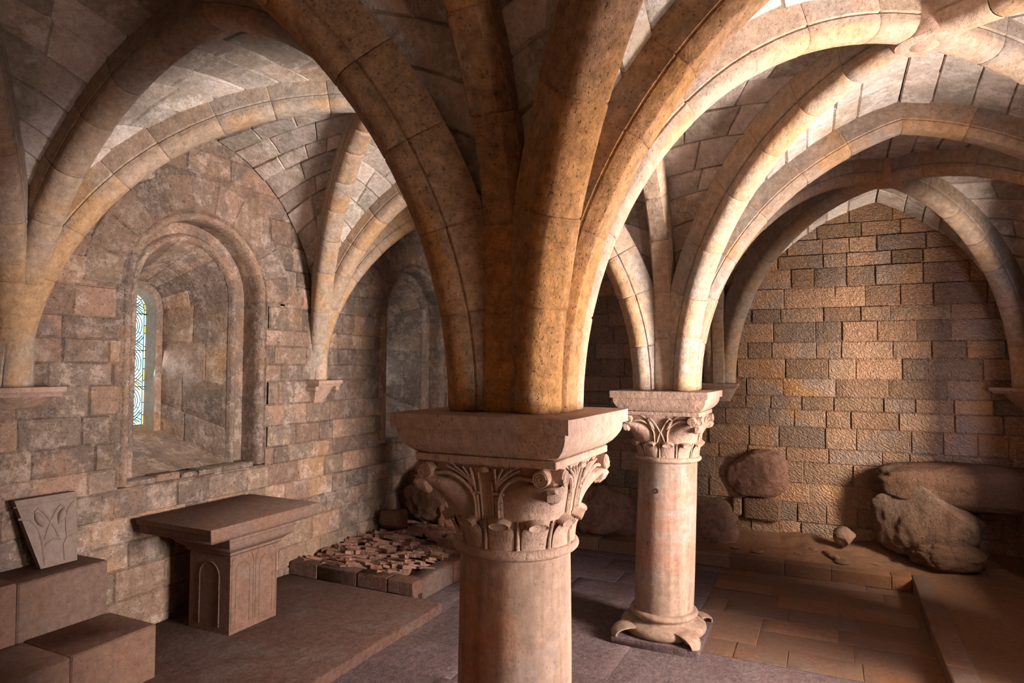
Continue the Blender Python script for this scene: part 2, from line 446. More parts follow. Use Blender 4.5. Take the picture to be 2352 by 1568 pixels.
def make_rib(name, label, keys, sec, mats, group):
    mb = MB()
    for k in keys: rib(mb, *RB[k], sec)
    o = mb.build(name, mats); tag(o, label, 'vault rib', group); return o
BN = {0: 'nearest', 1: 'middle', 2: 'farthest'}
SD = {'L': 'window-side', 'R': 'right-hand'}
CN = {('L', 0): 'near left corner', ('L', 1): 'left wall before the stained window', ('L', 2): 'left wall corbel between windows', ('L', 3): 'far left corner',
      ('M', 0): 'wall behind the camera', ('M', 1): 'near column', ('M', 2): 'far column', ('M', 3): 'mid back wall corbel',
      ('R', 0): 'near right corner', ('R', 1): 'right wall beside the near column', ('R', 2): 'right wall beside the far column', ('R', 3): 'far right corner corbel'}
for col, (cA, cB) in (('L', ('L', 'M')), ('R', ('M', 'R'))):
    for b in range(3):
        for (p, q) in (((cA, b), (cB, b+1)), ((cA, b+1), (cB, b))):
            om = 'ribo' if ('M', 1) in (p, q) and b == 0 else 'rib'
            make_rib('diagonal_rib', 'diagonal rib from %s to %s' % (CN[p], CN[q]),
                     [('d', col, b, *p), ('d', col, b, *q)], DIAG, M['ribo'] if om == 'ribo' else M['rib'], 'diagonal ribs of the vault')
for col, (cA, cB) in (('L', ('L', 'M')), ('R', ('M', 'R'))):
    for j in (1, 2):
        make_rib('transverse_arch', 'flat-edged pointed arch from %s to %s' % (CN[(cA, j)], CN[(cB, j)]),
                 [('t', col, j, cA), ('t', col, j, cB)], DIAG if col == 'L' else TRAN, M['ribo'] if (col == 'R' and j == 1) else M['rib'], 'arches across the hall')
for b in range(3):
    make_rib('lengthwise_arch', 'narrow steep arch from %s to %s' % (CN[('M', b)], CN[('M', b+1)]),
             [('l', b, b), ('l', b, b+1)], TRAN, M['ribo'] if b == 0 else M['rib'], 'arches along the column line')
# keystones
for (col, b), (kx, ky, kz) in KEY.items():
    mb = MB()
    mb.lathe([(.02, kz+.25), (.17, kz+.25), (.17, kz+.03), (.15, kz-.005), (.10, kz-.018), (.075, kz-.012), (.06, kz-.02), (.02, kz-.028)], kx, ky, 28, rt())
    o = mb.build('keystone', M['cap'])
    tag(o, 'round carved keystone where ribs cross in the %s %s bay' % (BN[b], SD[col]), 'keystone', 'keystones of the vault')

# ------------------------------------------------------------------ window niches
def arch_loop(X, c, hw, zs, sill, n=24):
    return [V((X, c+hw, sill)), V((X, c+hw, lerp(sill, zs, .5)))] + [V((X, c+hw*cos(pi*i/n), zs+hw*sin(pi*i/n))) for i in range(n+1)] + [V((X, c-hw, lerp(sill, zs, .5))), V((X, c-hw, sill))]
def window(idx, c, zs):
    root = bpy.data.objects.new('window_%d' % idx, None); C.objects.link(root); root.location = (XL, c, ZS); struct(root)
    rp = V(root.location)
    def mk(mbx, name, mat, par=None):
        mbx.v = [tuple(V(p)-rp) for p in mbx.v]; return mbx.build(name, mat, par or root)
    # outer order with roll moulding
    st = [(XL-.022, 1.02, 0), (XL-.022, .84, 0), (XL-.01, .825, 0), (XL+.012, .80, 0), (XL+.018, .79, 0)]
    rc, cx_, ch_ = .040, XL-.012, .745
    st += [(cx_+rc*sin(a), ch_+rc*cos(a), 0) for a in [radians(q) for q in (20, 45, 70, 90, 110, 135, 160)]]
    st += [(XL-.05, .70, 0), (XL-.06, .70, 0), (XL-.22, .70, 0)]
    st += [(XL-.22, .60, 0)]
    rc, cx_, ch_ = .036, XL-.215, .555
    st += [(cx_+rc*sin(a), ch_+rc*cos(a), 0) for a in [radians(q) for q in (20, 45, 70, 90, 110, 135, 160)]]
    st += [(XL-.235, .512, 0)]
    loops = [arch_loop(X, c, hw, zs, ZS) for X, hw, _ in st]
    mbx = MB()
    tints = [rt() for _ in range(40)]
    nl = len(loops[0])
    mbx.grid(loops, lambda i, j: tints[(j+1)//3], 0, False)
    mk(mbx, 'window_surround', M['wallL'])
    # splayed embrasure laid in courses
    mbx = MB(); X0, X1 = XL-.235, -5.0; h0, h1, z0, z1 = .512, .27, zs, .78
    s0, s1 = -.90, -.53
    n = 24
    la = arch_loop(X0, c, h0, z0, s0); lb = arch_loop(X1, c, h1, z1, s1)
    # segments along perimeter
    pa = [la[0].lerp(la[2], i/6) for i in range(6)]+la[2:-2]+[la[-3].lerp(la[-1], i/6) for i in range(0, 7)][0:]
    pb = [lb[0].lerp(lb[2], i/6) for i in range(6)]+lb[2:-2]+[lb[-3].lerp(lb[-1], i/6) for i in range(0, 7)][0:]
    k = 0; npts = len(pa)
    Pf = lambda u, v: (lambda f: pa[int(f)].lerp(pa[min(int(f)+1, npts-1)], f-int(f)).lerp(pb[int(f)].lerp(pb[min(int(f)+1, npts-1)], f-int(f)), v))(min(max(u, 0), npts-1.0001))
    ctr = V(((X0+X1)/2, c, .2))
    def Nf(u, v):
        e = .05; q = (Pf(u+e, v)-Pf(u-e, v)).cross(Pf(u, min(v+.02, 1))-Pf(u, max(v-.02, 0)))
        if q.length < 1e-9: return V((1, 0, 0))
        q.normalize(); d_ = V((0, c, .2))-V((0, Pf(u, v).y, Pf(u, v).z))
        return q if q.dot(d_) > 0 else -q
    cuts = [0, 1.5, 3, 4.5, 6]+[6+n*i/7 for i in range(1, 8)]+[6+n+1.5, 6+n+3, 6+n+4.5, npts-1]
    for i in range(len(cuts)-1):
        vv = [0]+sorted(random.uniform(.25, .75) for _ in range(1))+[1]
        for q in range(len(vv)-1):
            block(mbx, Pf, Nf, cuts[i], cuts[i+1], vv[q], vv[q+1], .15, .75, None, g=.008, d=.008, rel=.004, rough=.002)
    mk(mbx, 'embrasure', M['wallL'])
    # inner frame and plastered reveal
    mbx = MB()
    lo = [arch_loop(-5.0, c, .275, .78, s1), arch_loop(-5.0, c, .195, .78, s1), ]
    mbx.grid(lo, (.6, .4, .4)); mk(mbx, 'inner_frame', M['wallL'])
    mbx = MB()
    mbx.grid([arch_loop(-5.0, c, .196, .78, s1), arch_loop(-5.145, c, .166, .765, -.50)], (.5, .5, .5), 0, True)
    mk(mbx, 'plaster_reveal', M['reveal'])
    # sill: sloping slab of stone plus front row of blocks
    mbx = MB()
    NS = 14
    rows = []
    for i in range(NS+1):
        f = i/NS; X = lerp(XL-.20, -5.145, f); hw = lerp(.70, .27, min(1, max(0, (XL-.235-X)/.685))) if X < XL-.235 else .70
        row = []
        for q in range(19):
            y = c-hw+2*hw*q/18
            z = lerp(ZS+.03, -.425, f)+noise.noise(V((X*7, y*7, idx)))*.012
            row.append((X, y, z))
        rows.append(row)
    mbx.grid(rows, (.5, .6, .2))
    ys = courses(c-.70, c+.70, .16, .30)
    for i in range(len(ys)-1):
        mbx.box(XL-.24, XL-.02+random.uniform(-.03, .0), ys[i]+.004, ys[i+1]-.004, ZS-.16, ZS+.03+random.uniform(-.012, .01), rt(), 0, .012, .004)
    mbx.box(XL-.35, XL-.024, c-.95, c+.95, ZS-.35, ZS-.02)
    mk(mbx, 'window_sill', M['wallL'])
    # ---- stained glass
    gx = -5.135; GW = .166; gz0 = -.42; gzs = .765
    pane = MB()
    lp = arch_loop(gx-.012, c, GW, gzs, gz0)
    pane.v = [tuple(p) for p in lp]; pane.face(range(len(lp)), mat=0)
    g = mk(pane, 'stained_glass', [GL['cyan'], GL['white'], GL['yellow'], GL['blue'], GL['amber']])
    bands = MB(); lead = MB()
    def inside(y, z, mrg=.022):
        a = GW-mrg
        if z < gz0+.008: return False
        if z <= gzs: return abs(y) < a
        return math.hypot(y, z-gzs) < a
    rnd = random.Random(5+idx)
    lay = [0]
    def band(fn, t0, t1, wd, cols, seg):
        lay[0] += 1; xo = gx + (lay[0] % 5)*.0012
        nn = max(8, int((t1-t0)*40)); P2 = [fn(lerp(t0, t1, i/nn)) for i in range(nn+1)]
        col_i = rnd.choice(cols); ln = 0; lf = []; 
        for i in range(nn):
            (ya, za), (yb_, zb) = P2[i], P2[i+1]
            if not (inside(ya, za) and inside(yb_, zb)): continue
            dy, dz = yb_-ya, zb-za; l = math.hypot(dy, dz)
            if l < 1e-6: continue
            ln += l
            if ln > seg: ln = 0; col_i = rnd.choice(cols); lead.tube([(xo+.001, c+ya-dz/l*wd, za+dy/l*wd), (xo+.001, c+ya+dz/l*wd, za-dy/l*wd)], 0.0038, 4)
            ny, nz = -dz/l*wd, dy/l*wd
            b0 = len(bands.v)
            bands.v += [(xo, c+ya+ny, za+nz), (xo, c+ya-ny, za-nz), (xo, c+yb_-ny, zb-nz), (xo, c+yb_+ny, zb+nz)]
            bands.face([b0, b0+1, b0+2, b0+3], mat=col_i)
            for sg in (1, -1):
                lead.tube([(xo+.0012, c+ya+sg*ny, za+sg*nz), (xo+.0012, c+yb_+sg*ny, zb+sg*nz)], 0.0042, 4, caps=False)
    per = .387; W1 = [1, 1, 0, 1]; W2 = [1, 0, 2, 1]
    for k_ in range(-1, 4):
        zc = -.205+k_*per+.03
        band(lambda t: (.118*cos(t), zc+.135*sin(t)), 0, 2*pi, .014, W1, .12)
        band(lambda t: (.07*cos(t), zc+.085*sin(t)), 0, 2*pi, .012, W2, .10)
        for sg in (1, -1):
            band(lambda t: (sg*(.16-.32*t), zc+per/2-.11+.22*t+.03*sin(t*2*pi)), 0, 1, .012, [1, 1, 2, 3], .13)
        band(lambda t: (-.15+.30*t, zc+per/2+.06*sin(pi*t)-.02), 0, 1, .012, [2, 0, 1], .12)
        # yellow square
        b0 = len(bands.v)
        bands.v += [(gx+.008, c+y_, zc+z_) for y_, z_ in ((-.026, -.024), (0, -.018), (.026, -.024), (.026, .024), (0, .018), (-.026, .024))]
        bands.face(range(b0, b0+6), mat=2)
        for i in range(6):
            p_, q_ = bands.v[b0+i], bands.v[b0+(i+1) % 6]; lead.tube([(gx+.009, p_[1], p_[2]), (gx+.009, q_[1], q_[2])], 0.0042, 4)
    # border strips
    bo = []
    zz = gz0
    for sg in (1, -1):
        zz = gz0; k2 = 0
        while zz < gzs:
            z2 = min(zz+rnd.uniform(.08, .14), gzs); b0 = len(bands.v)
            bands.v += [(gx+.010, c+sg*GW, zz), (gx+.010, c+sg*(GW-.017), zz), (gx+.010, c+sg*(GW-.017), z2), (gx+.010, c+sg*GW, z2)]
            bands.face(range(b0, b0+4), mat=[4, 0, 2, 0][k2 % 4]); k2 += 1
            lead.tube([(gx+.011, c+sg*GW, z2), (gx+.011, c+sg*(GW-.017), z2)], .0048, 4); zz = z2
        lead.tube([(gx+.011, c+sg*(GW-.018), gz0), (gx+.011, c+sg*(GW-.018), gzs)], 0.0042, 4)
    for i in range(8):
        a0, a1 = pi*i/8, pi*(i+1)/8; b0 = len(bands.v)
        bands.v += [(gx+.010, c+r_*cos(a_), gzs+r_*sin(a_)) for r_, a_ in ((GW, a0), (GW, a1), (GW-.017, a1), (GW-.017, a0))]
        bands.face(range(b0, b0+4), mat=[4, 0, 2, 0][i % 4])
        lead.tube([(gx+.011, c+(GW-.018)*cos(a0), gzs+(GW-.018)*sin(a0)), (gx+.011, c+(GW-.018)*cos(a1), gzs+(GW-.018)*sin(a1))], 0.0042, 4)
        lead.tube([(gx+.011, c+(GW-.018)*cos(a0), gzs+(GW-.018)*sin(a0)), (gx+.011, c+GW*cos(a0), gzs+GW*sin(a0))], .0048, 4)
    bo = mk(bands, 'glass_bands', [GL['cyan'], GL['white'], GL['yellow'], GL['blue'], GL['amber']], g)
    ld = mk(lead, 'lead_lines', GL['lead'], g)
    for z_ in (-.03, .345, .725):
        bar = MB(); bar.tube([(gx+.022, c-.185, z_), (gx+.022, c+.185, z_)], .0045, 6); mk(bar, 'iron_bar', GL['lead'], g)
for i, (c, zs) in enumerate(WINS): window(i+1, c, zs)
area('daylight_window_1', (-4.98, 1.6, .2), (-3.5, 1.7, -.1), .25, 1.1, (.78, .9, 1), 4.5)
area('daylight_window_2', (-4.98, 5.22, .2), (-3.5, 5.2, -.1), .25, 1.1, (.78, .9, 1), 4.5)

# ------------------------------------------------------------------ columns
def sup_r(th, half, n): return half/((abs(cos(th))**n+abs(sin(th))**n)**(1/n))
def bell(th, z):
    """capital body radius at angle th, height z (relative to the abacus top)"""
    t = min(max((z+.59)/(.59-.20), 0), 1)
    half = lerp(.262, .325, t**2.2); n = lerp(2., 7., t**1.6)
    rcirc = .262+.03*sin(pi*min(t*1.2, 1)*.5)*0
    return sup_r(th, half, n)
def column(root_loc, label, motif, lean=0.):
    root = thing('column', label, 'column', root_loc)
    X, Y = 0, 0; zb = ZF
    def dz(z): return lean*(z/ZF)      # slight lean of the shaft
    # everything is in local coordinates with z=0 at the abacus top; root sits on the floor
    off = -ZF
    def fin(mb, name, mat, par=root):
        mb.v = [(x+lean*(min(z, -.6)+.6)/(ZF+.6), y, z+off) for x, y, z in mb.v]; return mb.build(name, mat, par)
    # abacus
    mb = MB()
    prof = [(.395, .0), (.42, -.003), (.42, -.062), (.398, -.065), (.398, -.085), (.392, -.108), (.378, -.132), (.358, -.155), (.335, -.172), (.325, -.176)]
    nseg = 9
    rows = []
    for h, z in prof:
        row = []
        for sd in range(4):
            for i in range(nseg):
                a = -h+2*h*i/nseg; p = {0: (a, -h), 1: (h, a), 2: (-a, h), 3: (-h, -a)}[sd]
                n_ = noise.noise(V((p[0]*9+root_loc[0], p[1]*9+root_loc[1], z*12)))*.005
                cut = 1-(.012 if (i == 0) else 0)
                row.append((p[0]*(1+n_)*cut, p[1]*(1+n_)*cut, z+n_*.3))
        rows.append(row)
    mb.grid(rows, (.5, .5, .4), 0, False, True, True, True)
    fin(mb, 'abacus', M['cap'])
    # capital body
    mb = MB(); n = 96; rows = []
    for i in range(25):
        z = -.60+.41*i/24
        rows.append([(bell(2*pi*k/n, z)*cos(2*pi*k/n), bell(2*pi*k/n, z)*sin(2*pi*k/n), z) for k in range(n)])
    mb.grid(rows, (.5, .5, .5), 0, True, True, False, True)
    h = .335
    mb.box(-h, h, -h, h, -.212, -.176, (.5, .4, .5), 0, .004)
    cap = fin(mb, 'capital', M['cap'])
    # lower leaves
    for q in range(12):
        mb = MB(); th0 = radians(30*q+12); rows = []
        for i in range(13):
            t = i/12; z = lerp(-.585, -.452, t)
            row = []
            for j in range(11):
                s = j/10*2-1; hwid = radians(11.5)*(1 if t < .6 else sqrt(max(0, 1-((t-.6)/.42)**2))*.95+.05)
                th = th0+s*hwid
                edge = .010*(1-abs(s)**4)
                fl = .006+.026*max(0, t-.4)**1.6/.6**1.6
                r = bell(th, z)+fl+edge*.4
                row.append((r*cos(th), r*sin(th), z-.004*(t > .95)))
            rows.append(row)
        # underside of the drooping tip
        tip = rows[-1]
        rows.append([(p[0]*.93, p[1]*.93, p[2]+.004) for p in tip])
        mb.grid(rows, (.5, .5, .5), 0, True)
        # broken oval tip of the leaf, tilted outward
        dd = V((cos(th0), sin(th0), 0)); tt = V((-sin(th0), cos(th0), 0)); ax = (dd*.86-V((0, 0, 1))*.35).normalized(); upv = ax.cross(tt).normalized()
        cc = dd*(bell(th0, -.462)+.022)+V((0, 0, -.462)); rws = []
        for e, f in ((-.03, 1.1), (.014, 1.0), (.020, .93), (.016, .80), (.013, .3)):
            rws.append([cc+ax*(e+(random.uniform(-.002, .002) if f < .9 else 0))+tt*cos(q)*.047*f+upv*sin(q)*.020*f for q in [2*pi*x/18 for x in range(18)]])
        mb.grid(rws, (.4, .7, .1), 0, False, True, False, True)
        # raised stem between two leaves
        th = th0+radians(15); mb.tube([((bell(th, z)+.004)*cos(th), (bell(th, z)+.004)*sin(th), z) for z in (-.585, -.55, -.51, -.47, -.44)], [.010, .008, .007, .007, .003], 6)
        fin(mb, 'lower_leaf', M['cap'])
    # upper leaves with corner volutes
    for k in range(4):
        base = pi/4+k*pi/2
        mb = MB(); rows = []
        for i in range(17):
            t = i/16; z = lerp(-.45, -.275, t)
            row = []
            for j in range(13):
                s = j/12*2-1
                wdt = radians(lerp(30, 31, t))*(1 if t < .35 else sqrt(max(0, 1-((t-.35)/.66)**2))*.9+.1)
                th = base+s*wdt
                r = bell(th, z)+.008*(1-abs(s)**6)+(.105*(t**2.4))*(max(0, 1-s*s))
                row.append((r*cos(th), r*sin(th), z))
            rows.append(row)
        mb.grid(rows, (.5, .5, .6), 0, True)
        # tip of the leaf hanging under the corner
        d = V((cos(base), sin(base), 0)); rows = []; jr = [random.uniform(.8, 1.15) for _ in range(7)]
        for i, (rad, zc) in enumerate(((.018, -.352), (.036, -.338), (.042, -.310), (.040, -.285), (.03, -.25))):
            cc = d*(.438-.012*abs(i-2)); rows.append([cc+V((rad*jr[x]*cos(a), rad*jr[x]*sin(a), zc+random.uniform(-.006, .006))) for x, a in enumerate([2*pi*x/7 for x in range(7)])])
        mb.grid(rows, (.5, .5, .5), 0, False, True, False, True)
        leaf = fin(mb, 'corner_leaf', M['cap'])
        # edge ribs rising from the stems to the volutes
        mb = MB()
        for sg in (1, -1):
            pts = []
            for i in range(17):
                t = i/16
                ang = base+sg*radians(lerp(34, 34, t)-26*max(0, t-.25)**1.5/.65)
                z = -.45+.205*sin(t*pi/2)-.02*max(0, t-.8)/.2
                r = bell(ang, z)+.010+.055*max(0, t-.3)**2
                pts.append((r*cos(ang), r*sin(ang), z))
            mb.tube(pts, .0085, 6)
            pts2 = [(x*1.0, y*1.0, z+.02+.004*i) for i, (x, y, z) in enumerate(pts[6:])]
            mb.tube(pts2, .006, 6)
        fin(mb, 'leaf_edge', M['cap'], leaf)
        for sg in (1, -1):
            # volute disc facing the side: axis = normal of that face
            mb = MB()
            fn = V((cos(base-sg*pi/4), sin(base-sg*pi/4), 0)); tn = V((-fn.y, fn.x, 0))*sg
            cc = fn*.318+tn*.272+V((0, 0, -.250))
            for (rad, ext) in ((.036, .034),):
                rws = []
                for e, rr_ in ((-.03, rad), (ext-.004, rad), (ext, rad-.004), (ext, .001)):
                    rws.append([cc+fn*e+(tn*cos(a)+V((0, 0, 1))*sin(a))*rr_ for a in [2*pi*x/24 for x in range(24)]])
                mb.grid(rws, (.5, .5, .5), 0, False, True, False, False)
            sp = [cc+fn*(.034)+(tn*cos(a)+V((0, 0, 1))*sin(a))*(.004+.030*a/(6*pi)) for a in [6*pi*x/72 for x in range(73)]]
            mb.tube(sp, .0042, 5)
            fin(mb, 'volute', M['cap'], leaf)
    # middle motif on each face
    for k in range(4):
        fa = k*pi/2; mb = MB()
        def pt(a_deg, z, o=.008):
            th = fa+radians(a_deg); r = bell(th, z)+o; return (r*cos(th), r*sin(th), z)
        if motif == 'stems':
            for sg in (1, -1):
                a = sg*11
                for da in (-2.2, 0, 2.2): mb.tube([pt(a+da, z, .006) for z in (-.45, -.42, -.38, -.345)], .0075, 6)
                mb.tube([pt(a+da, -.335, .010) for da in (-5, -3, 0, 3, 5)], .007, 6)
                for e, w_ in ((0, .2), (6, .6), (12, 1.), (18, 1.)):
                    mb.tube([pt(a*.9+sg*(e*t*t), lerp(-.33, -.225, t), .006+.012*t) for t in (0, .25, .5, .75, 1)], [.004, .006, .007, .007, .005], 6)
                mb.tube([pt(sg*5.5, z, .004) for z in (-.45, -.40, -.34, -.28, -.235)], .006, 6)
            mb.tube([pt(sg_, -.232, .012) for sg_ in (-5, -3, 0, 3, 5)], [.006, .012, .014, .012, .006], 8)
        else:
            for sg in (1, -1):
                mb.tube([pt(-sg*7, -.445), pt(-sg*4, -.40), pt(0, -.355, .012), pt(sg*6, -.30, .014), pt(sg*11, -.255, .014), pt(sg*14, -.236, .012), pt(sg*17.5, -.245, .012), pt(sg*18, -.262, .010)], .0075, 7)
                # pine cone hanging from the bent stem
                cone = [pt(sg*lerp(17.5, 10, t), lerp(-.255, -.335, t), .010) for t in [i/8 for i in range(9)]]
                mb.tube(cone, [.008, .014, .018, .019, .018, .016, .012, .008, .003], 10)
                for i in range(1, 8):
                    t = i/8; c0 = V(cone[i]); rd = [.008, .014, .018, .019, .018, .016, .012, .008, .003][i]
                    mb.tube([c0+V((cos(fa)*rd*cos(a)*.9-sin(fa)*rd*sin(a), sin(fa)*rd*cos(a)*.9+cos(fa)*rd*sin(a), .004*cos(a*2))) for a in [radians(q) for q in (-80, -50, -20, 20, 50, 80)]], .003, 5)
        fin(mb, 'stem_ornament' if motif == 'stems' else 'pine_cone_ornament', M['cap'])
    # necking ring
    mb = MB(); mb.lathe([(.25, -.575)]+[(.264+.028*cos(a), -.598+.023*sin(a)) for a in [radians(q) for q in range(80, -100, -18)]]+[(.25, -.632)], 0, 0, 72)
    fin(mb, 'necking', M['cap'])
    # shaft
    mb = MB(); prof = []; rows = []; N_ = 72
    ztop, zbot = -.625, -1.945
    for i in range(29):
        f = i/28; z = lerp(ztop, zbot, f); r = .253+.006*sin(pi*f)+.004*f
        rows.append([((r+noise.noise(V((cos(a)*2, sin(a)*2, z*1.5+root_loc[1])))*.003)*cos(a), (r+noise.noise(V((cos(a)*2, sin(a)*2, z*1.5)))*.003)*sin(a), z) for a in [2*pi*x/N_ for x in range(N_)]])
    mb.grid(rows, (.5, .5, .5), 0, True, True, True, True)
    shaft = fin(mb, 'shaft', M['shaft'])
    if motif != 'stems':
        for (ang, z) in ((-98, -.865), (-111, -1.33)):
            mb = MB(); a = radians(ang); cc = V((.2595*cos(a), .2595*sin(a), z)); dn = V((cos(a), sin(a), 0)); tn = V((-sin(a), cos(a), 0))
            rws = [[cc+dn*e+(tn*cos(q)+V((0, 0, 1))*sin(q)*1.1)*r_ for q in [2*pi*x/12 for x in range(12)]] for e, r_ in ((-.004, .022), (.002, .020), (.003, .015), (-.004, .010))]
            mb.grid(rws, (.1, .1, .9), 0, True, True, False, True); fin(mb, 'socket', M['rockd'], shaft)
    # base: tori, scotia, spurs, plinth
    mb = MB()
    pr = [(.24, -1.92), (.262, -1.925)]+[(.262+.036*cos(a), -1.955+.030*sin(a)) for a in [radians(q) for q in range(80, -90, -20)]]
    pr += [(.268, -1.990), (.262, -2.0), (.270, -2.010), (.300, -2.018), (.31, -2.022)]+[(.325+.048*cos(a), -2.075+.044*sin(a)) for a in [radians(q) for q in range(80, -90, -17)]]+[(.31, -2.125)]
    mb.lathe(pr, 0, 0, 64, (.4, .5, .5)); fin(mb, 'base_mouldings', M['shaft'])
    mb = MB(); mb.box(-.37, .37, -.37, .37, ZF-.01, -2.116, (.3, .5, .5), 0, .010, .004)
    fin(mb, 'plinth', M['floor'])
    for k in range(4):
        mb = MB(); a = pi/4+k*pi/2; d = V((cos(a), sin(a), 0)); tn = V((-sin(a), cos(a), 0)); rows = []
        for i in range(13):
            t = i/12; q = t*pi/2
            cc = d*(.335+.165*sin(q))+V((0, 0, -2.118+.088*cos(q)**.8))   # quarter arch from the torus to the corner
            nn = (d*sin(q)+V((0, 0, 1))*cos(q)); wd_ = lerp(.105, .038, t**.8); th_ = .017
            rows.append([cc+tn*wd_*s_+nn*o_ for s_, o_ in ((-1, -th_), (-1, -.003), (-.6, .004), (0, .008), (.6, .004), (1, -.003), (1, -th_), (0, -th_-.004))])
        mb.grid(rows, (.6, .5, .5), 0, True, True, False, True)
        fin(mb, 'spur', M['shaft'])
    return root
column((0, 0, ZF), 'thick near stone column with fluted-stem capital in the foreground', 'stems')
column((0, 3.2, ZF), 'farther stone column with crossed pine cones on its capital', 'cones', -.05)

# ------------------------------------------------------------------ wall corbels
def corbel_wall(loc, axis, label, wdt=.20, dep=.20, vol=True, ht=.26):
    """axis: unit vector out of the wall"""
    root = thing('corbel', label, 'corbel', loc, 'wall corbels under the vault')
    n = V(axis); t = V((-n.y, n.x, 0)); mb = MB()
    def P(a, b, z): return t*a+n*b+V((0, 0, z))
    pr = [(1.0, 1.0, .0), (1.0, 1.0, -.035), (.93, .95, -.045), (.88, .88, -.07)]
    mb.grid([[P(-wdt*a, -.03, z), P(-wdt*a, dep*b, z), P(wdt*a, dep*b, z), P(wdt*a, -.03, z)] for a, b, z in pr], (.5, .5, .5), 0, False, True, True, True)
    mb.build('abacus', M['cap'], root)
    mb = MB(); rows = []
    for i in range(9):
        f = i/8; a = wdt*lerp(.85, .42, f**.6) if vol else wdt*lerp(.85, .5, f); b = dep*lerp(.85, .2, f**1.1)
        z = lerp(-.07, -ht, f)
        rows.append([P(-a, -.03, z), P(-a, b*.6, z), P(-a*.5, b, z), P(a*.5, b, z), P(a, b*.6, z), P(a, -.03, z)])
    mb.grid(rows, (.5, .5, .5), 0, True, True, True, True); br = mb.build('bracket', M['cap'], root)
    if vol:
        for s in (-1, 1):
            mb = MB(); cc = P(s*wdt*.86, dep*.5, -.095)
            rws = [[cc+n*e+(t*cos(q)+V((0, 0, 1))*sin(q))*r_ for q in [2*pi*x/16 for x in range(16)]] for e, r_ in ((-.12, .03), (.05, .032), (.056, .026), (.056, .001))]
            mb.grid(rws, (.4, .6, .5), 0, True, True)
            mb.build('volute', M['cap'], br)
    return root
corbel_wall((XL, 3.2, 0.03), (1, 0, 0), 'small scrolled corbel on the left wall between the two windows')
corbel_wall((XL, 0, 0.03), (1, 0, 0), 'rough corbel ledge at the left picture edge', .25, .22, False, .16)
corbel_wall((0, YB, 0), (0, -1, 0), 'plain tapered corbel in the middle of the back wall', .24, .24, False, .24)
corbel_wall((XCc, YB, 0), (-.7071, -.7071, 0), 'shadowed corbel in the far right corner', .26, .36, False, .26)
corbel_wall((XL, YB, 0), (.7071, -.7071, 0), 'hidden corbel in the far left corner', .24, .24, False, .24)
for y in (0, 3.2): corbel_wall((XR, y, 0), (-1, 0, 0), 'plain corbel on the right wall opposite the %s column' % ('near' if y == 0 else 'far'), .22, .24, False, .24)

# ------------------------------------------------------------------ stone platforms, steps, bench kerbs
ZP = -2.091
mb = MB()
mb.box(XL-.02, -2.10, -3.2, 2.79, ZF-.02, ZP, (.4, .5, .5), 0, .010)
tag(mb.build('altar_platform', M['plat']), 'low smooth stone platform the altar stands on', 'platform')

def step(name, label, x1, z0, z1, y0, y1, x0=XL-.01):
    root = thing(name, label, 'step', ((x0+x1)/2, (y0+y1)/2, z0))
    ys = courses(-y1, -y0, .5, .85); ys = [-y for y in ys]
    mb = MB(); rl = V(root.location)
    for i in range(len(ys)-1):
        mb.box(x0, x1+random.uniform(-.004, .004), ys[i+1]+.002, ys[i]-.002, z0, z1+random.uniform(-.002, .002), rt(.3, .8), 0, .010, .003)
    mb.v = [tuple(V(p)-rl) for p in mb.v]
    o = mb.build('blocks', M['altar'], root); return root
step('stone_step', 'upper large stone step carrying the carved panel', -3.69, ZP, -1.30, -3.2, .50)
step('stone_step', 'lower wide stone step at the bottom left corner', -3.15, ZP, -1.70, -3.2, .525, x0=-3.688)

# rubble platform with broken schist
root = thing('rubble_platform', 'low kerbed platform filled with broken schist slabs', 'platform', (-3.25, 4.5, ZF))
rl = V(root.location)
def loc(mb): mb.v = [tuple(V(p)-rl) for p in mb.v]; return mb
mb = MB(); mb.box(XL-.02, -2.5, 2.9, YB-.02, ZF, -1.99, (.4, .5, .5)); loc(mb).build('fill', M['rockd'], root)
mb = MB()
xs = courses(XL, -2.44, .35, .55)
for i in range(len(xs)-1): mb.box(xs[i]+.002, xs[i+1]-.002, 2.795, 2.97, ZP-.01, -1.955+random.uniform(-.006, .004), rt(), 0, .012, .005)
ys = courses(2.97, YB, .45, .8)
for i in range(len(ys)-1): mb.box(-2.62, -2.44+.02*(i > 0)+random.uniform(-.004, .004), ys[i]+.002, ys[i+1]-.002, ZF, -1.955+random.uniform(-.006, .004), rt(), 0, .012, .004)
loc(mb).build('kerb', M['plat'], root)
mb = MB()
rn = random.Random(3)
for i in range(520):
    x = rn.uniform(-4.04, -2.66); y = 2.98+3.2*(i/520)
    a = rn.gauss(.1, .5); l = rn.uniform(.08, .20); ww = rn.uniform(.05, .12); h = rn.uniform(.012, .035)
    base_ = -1.985+.05*noise.noise(V((x*1.6, y*1.6, 4)))+.05*(y-2.9)/3; k = rn.choice((4, 5, 5, 6)); t = (rn.random(), rn.random(), rn.random())
    tx, ty = rn.uniform(-.12, .12), rn.uniform(.10, .42)
    ring = []
    for q in range(k):
        aa = 2*pi*q/k+rn.uniform(-.4, .4); f = rn.uniform(.75, 1.1); px, py = cos(aa)*l*f, sin(aa)*ww*f
        ring.append((px*cos(a)-py*sin(a), px*sin(a)+py*cos(a)))
    rows = []
    for f, z in ((1.03, -.01), (1.0, h*.8), (.9, h)):
        rows.append([(x+px*f, y+py*f, base_+z+tx*px-ty*py+rn.uniform(-.003, .003)) for px, py in ring])
    mb.grid(rows, t, 0, False, True, False, True)
o = loc(mb).build('schist_fragments', M['rock'], root); o['kind'] = 'stuff'

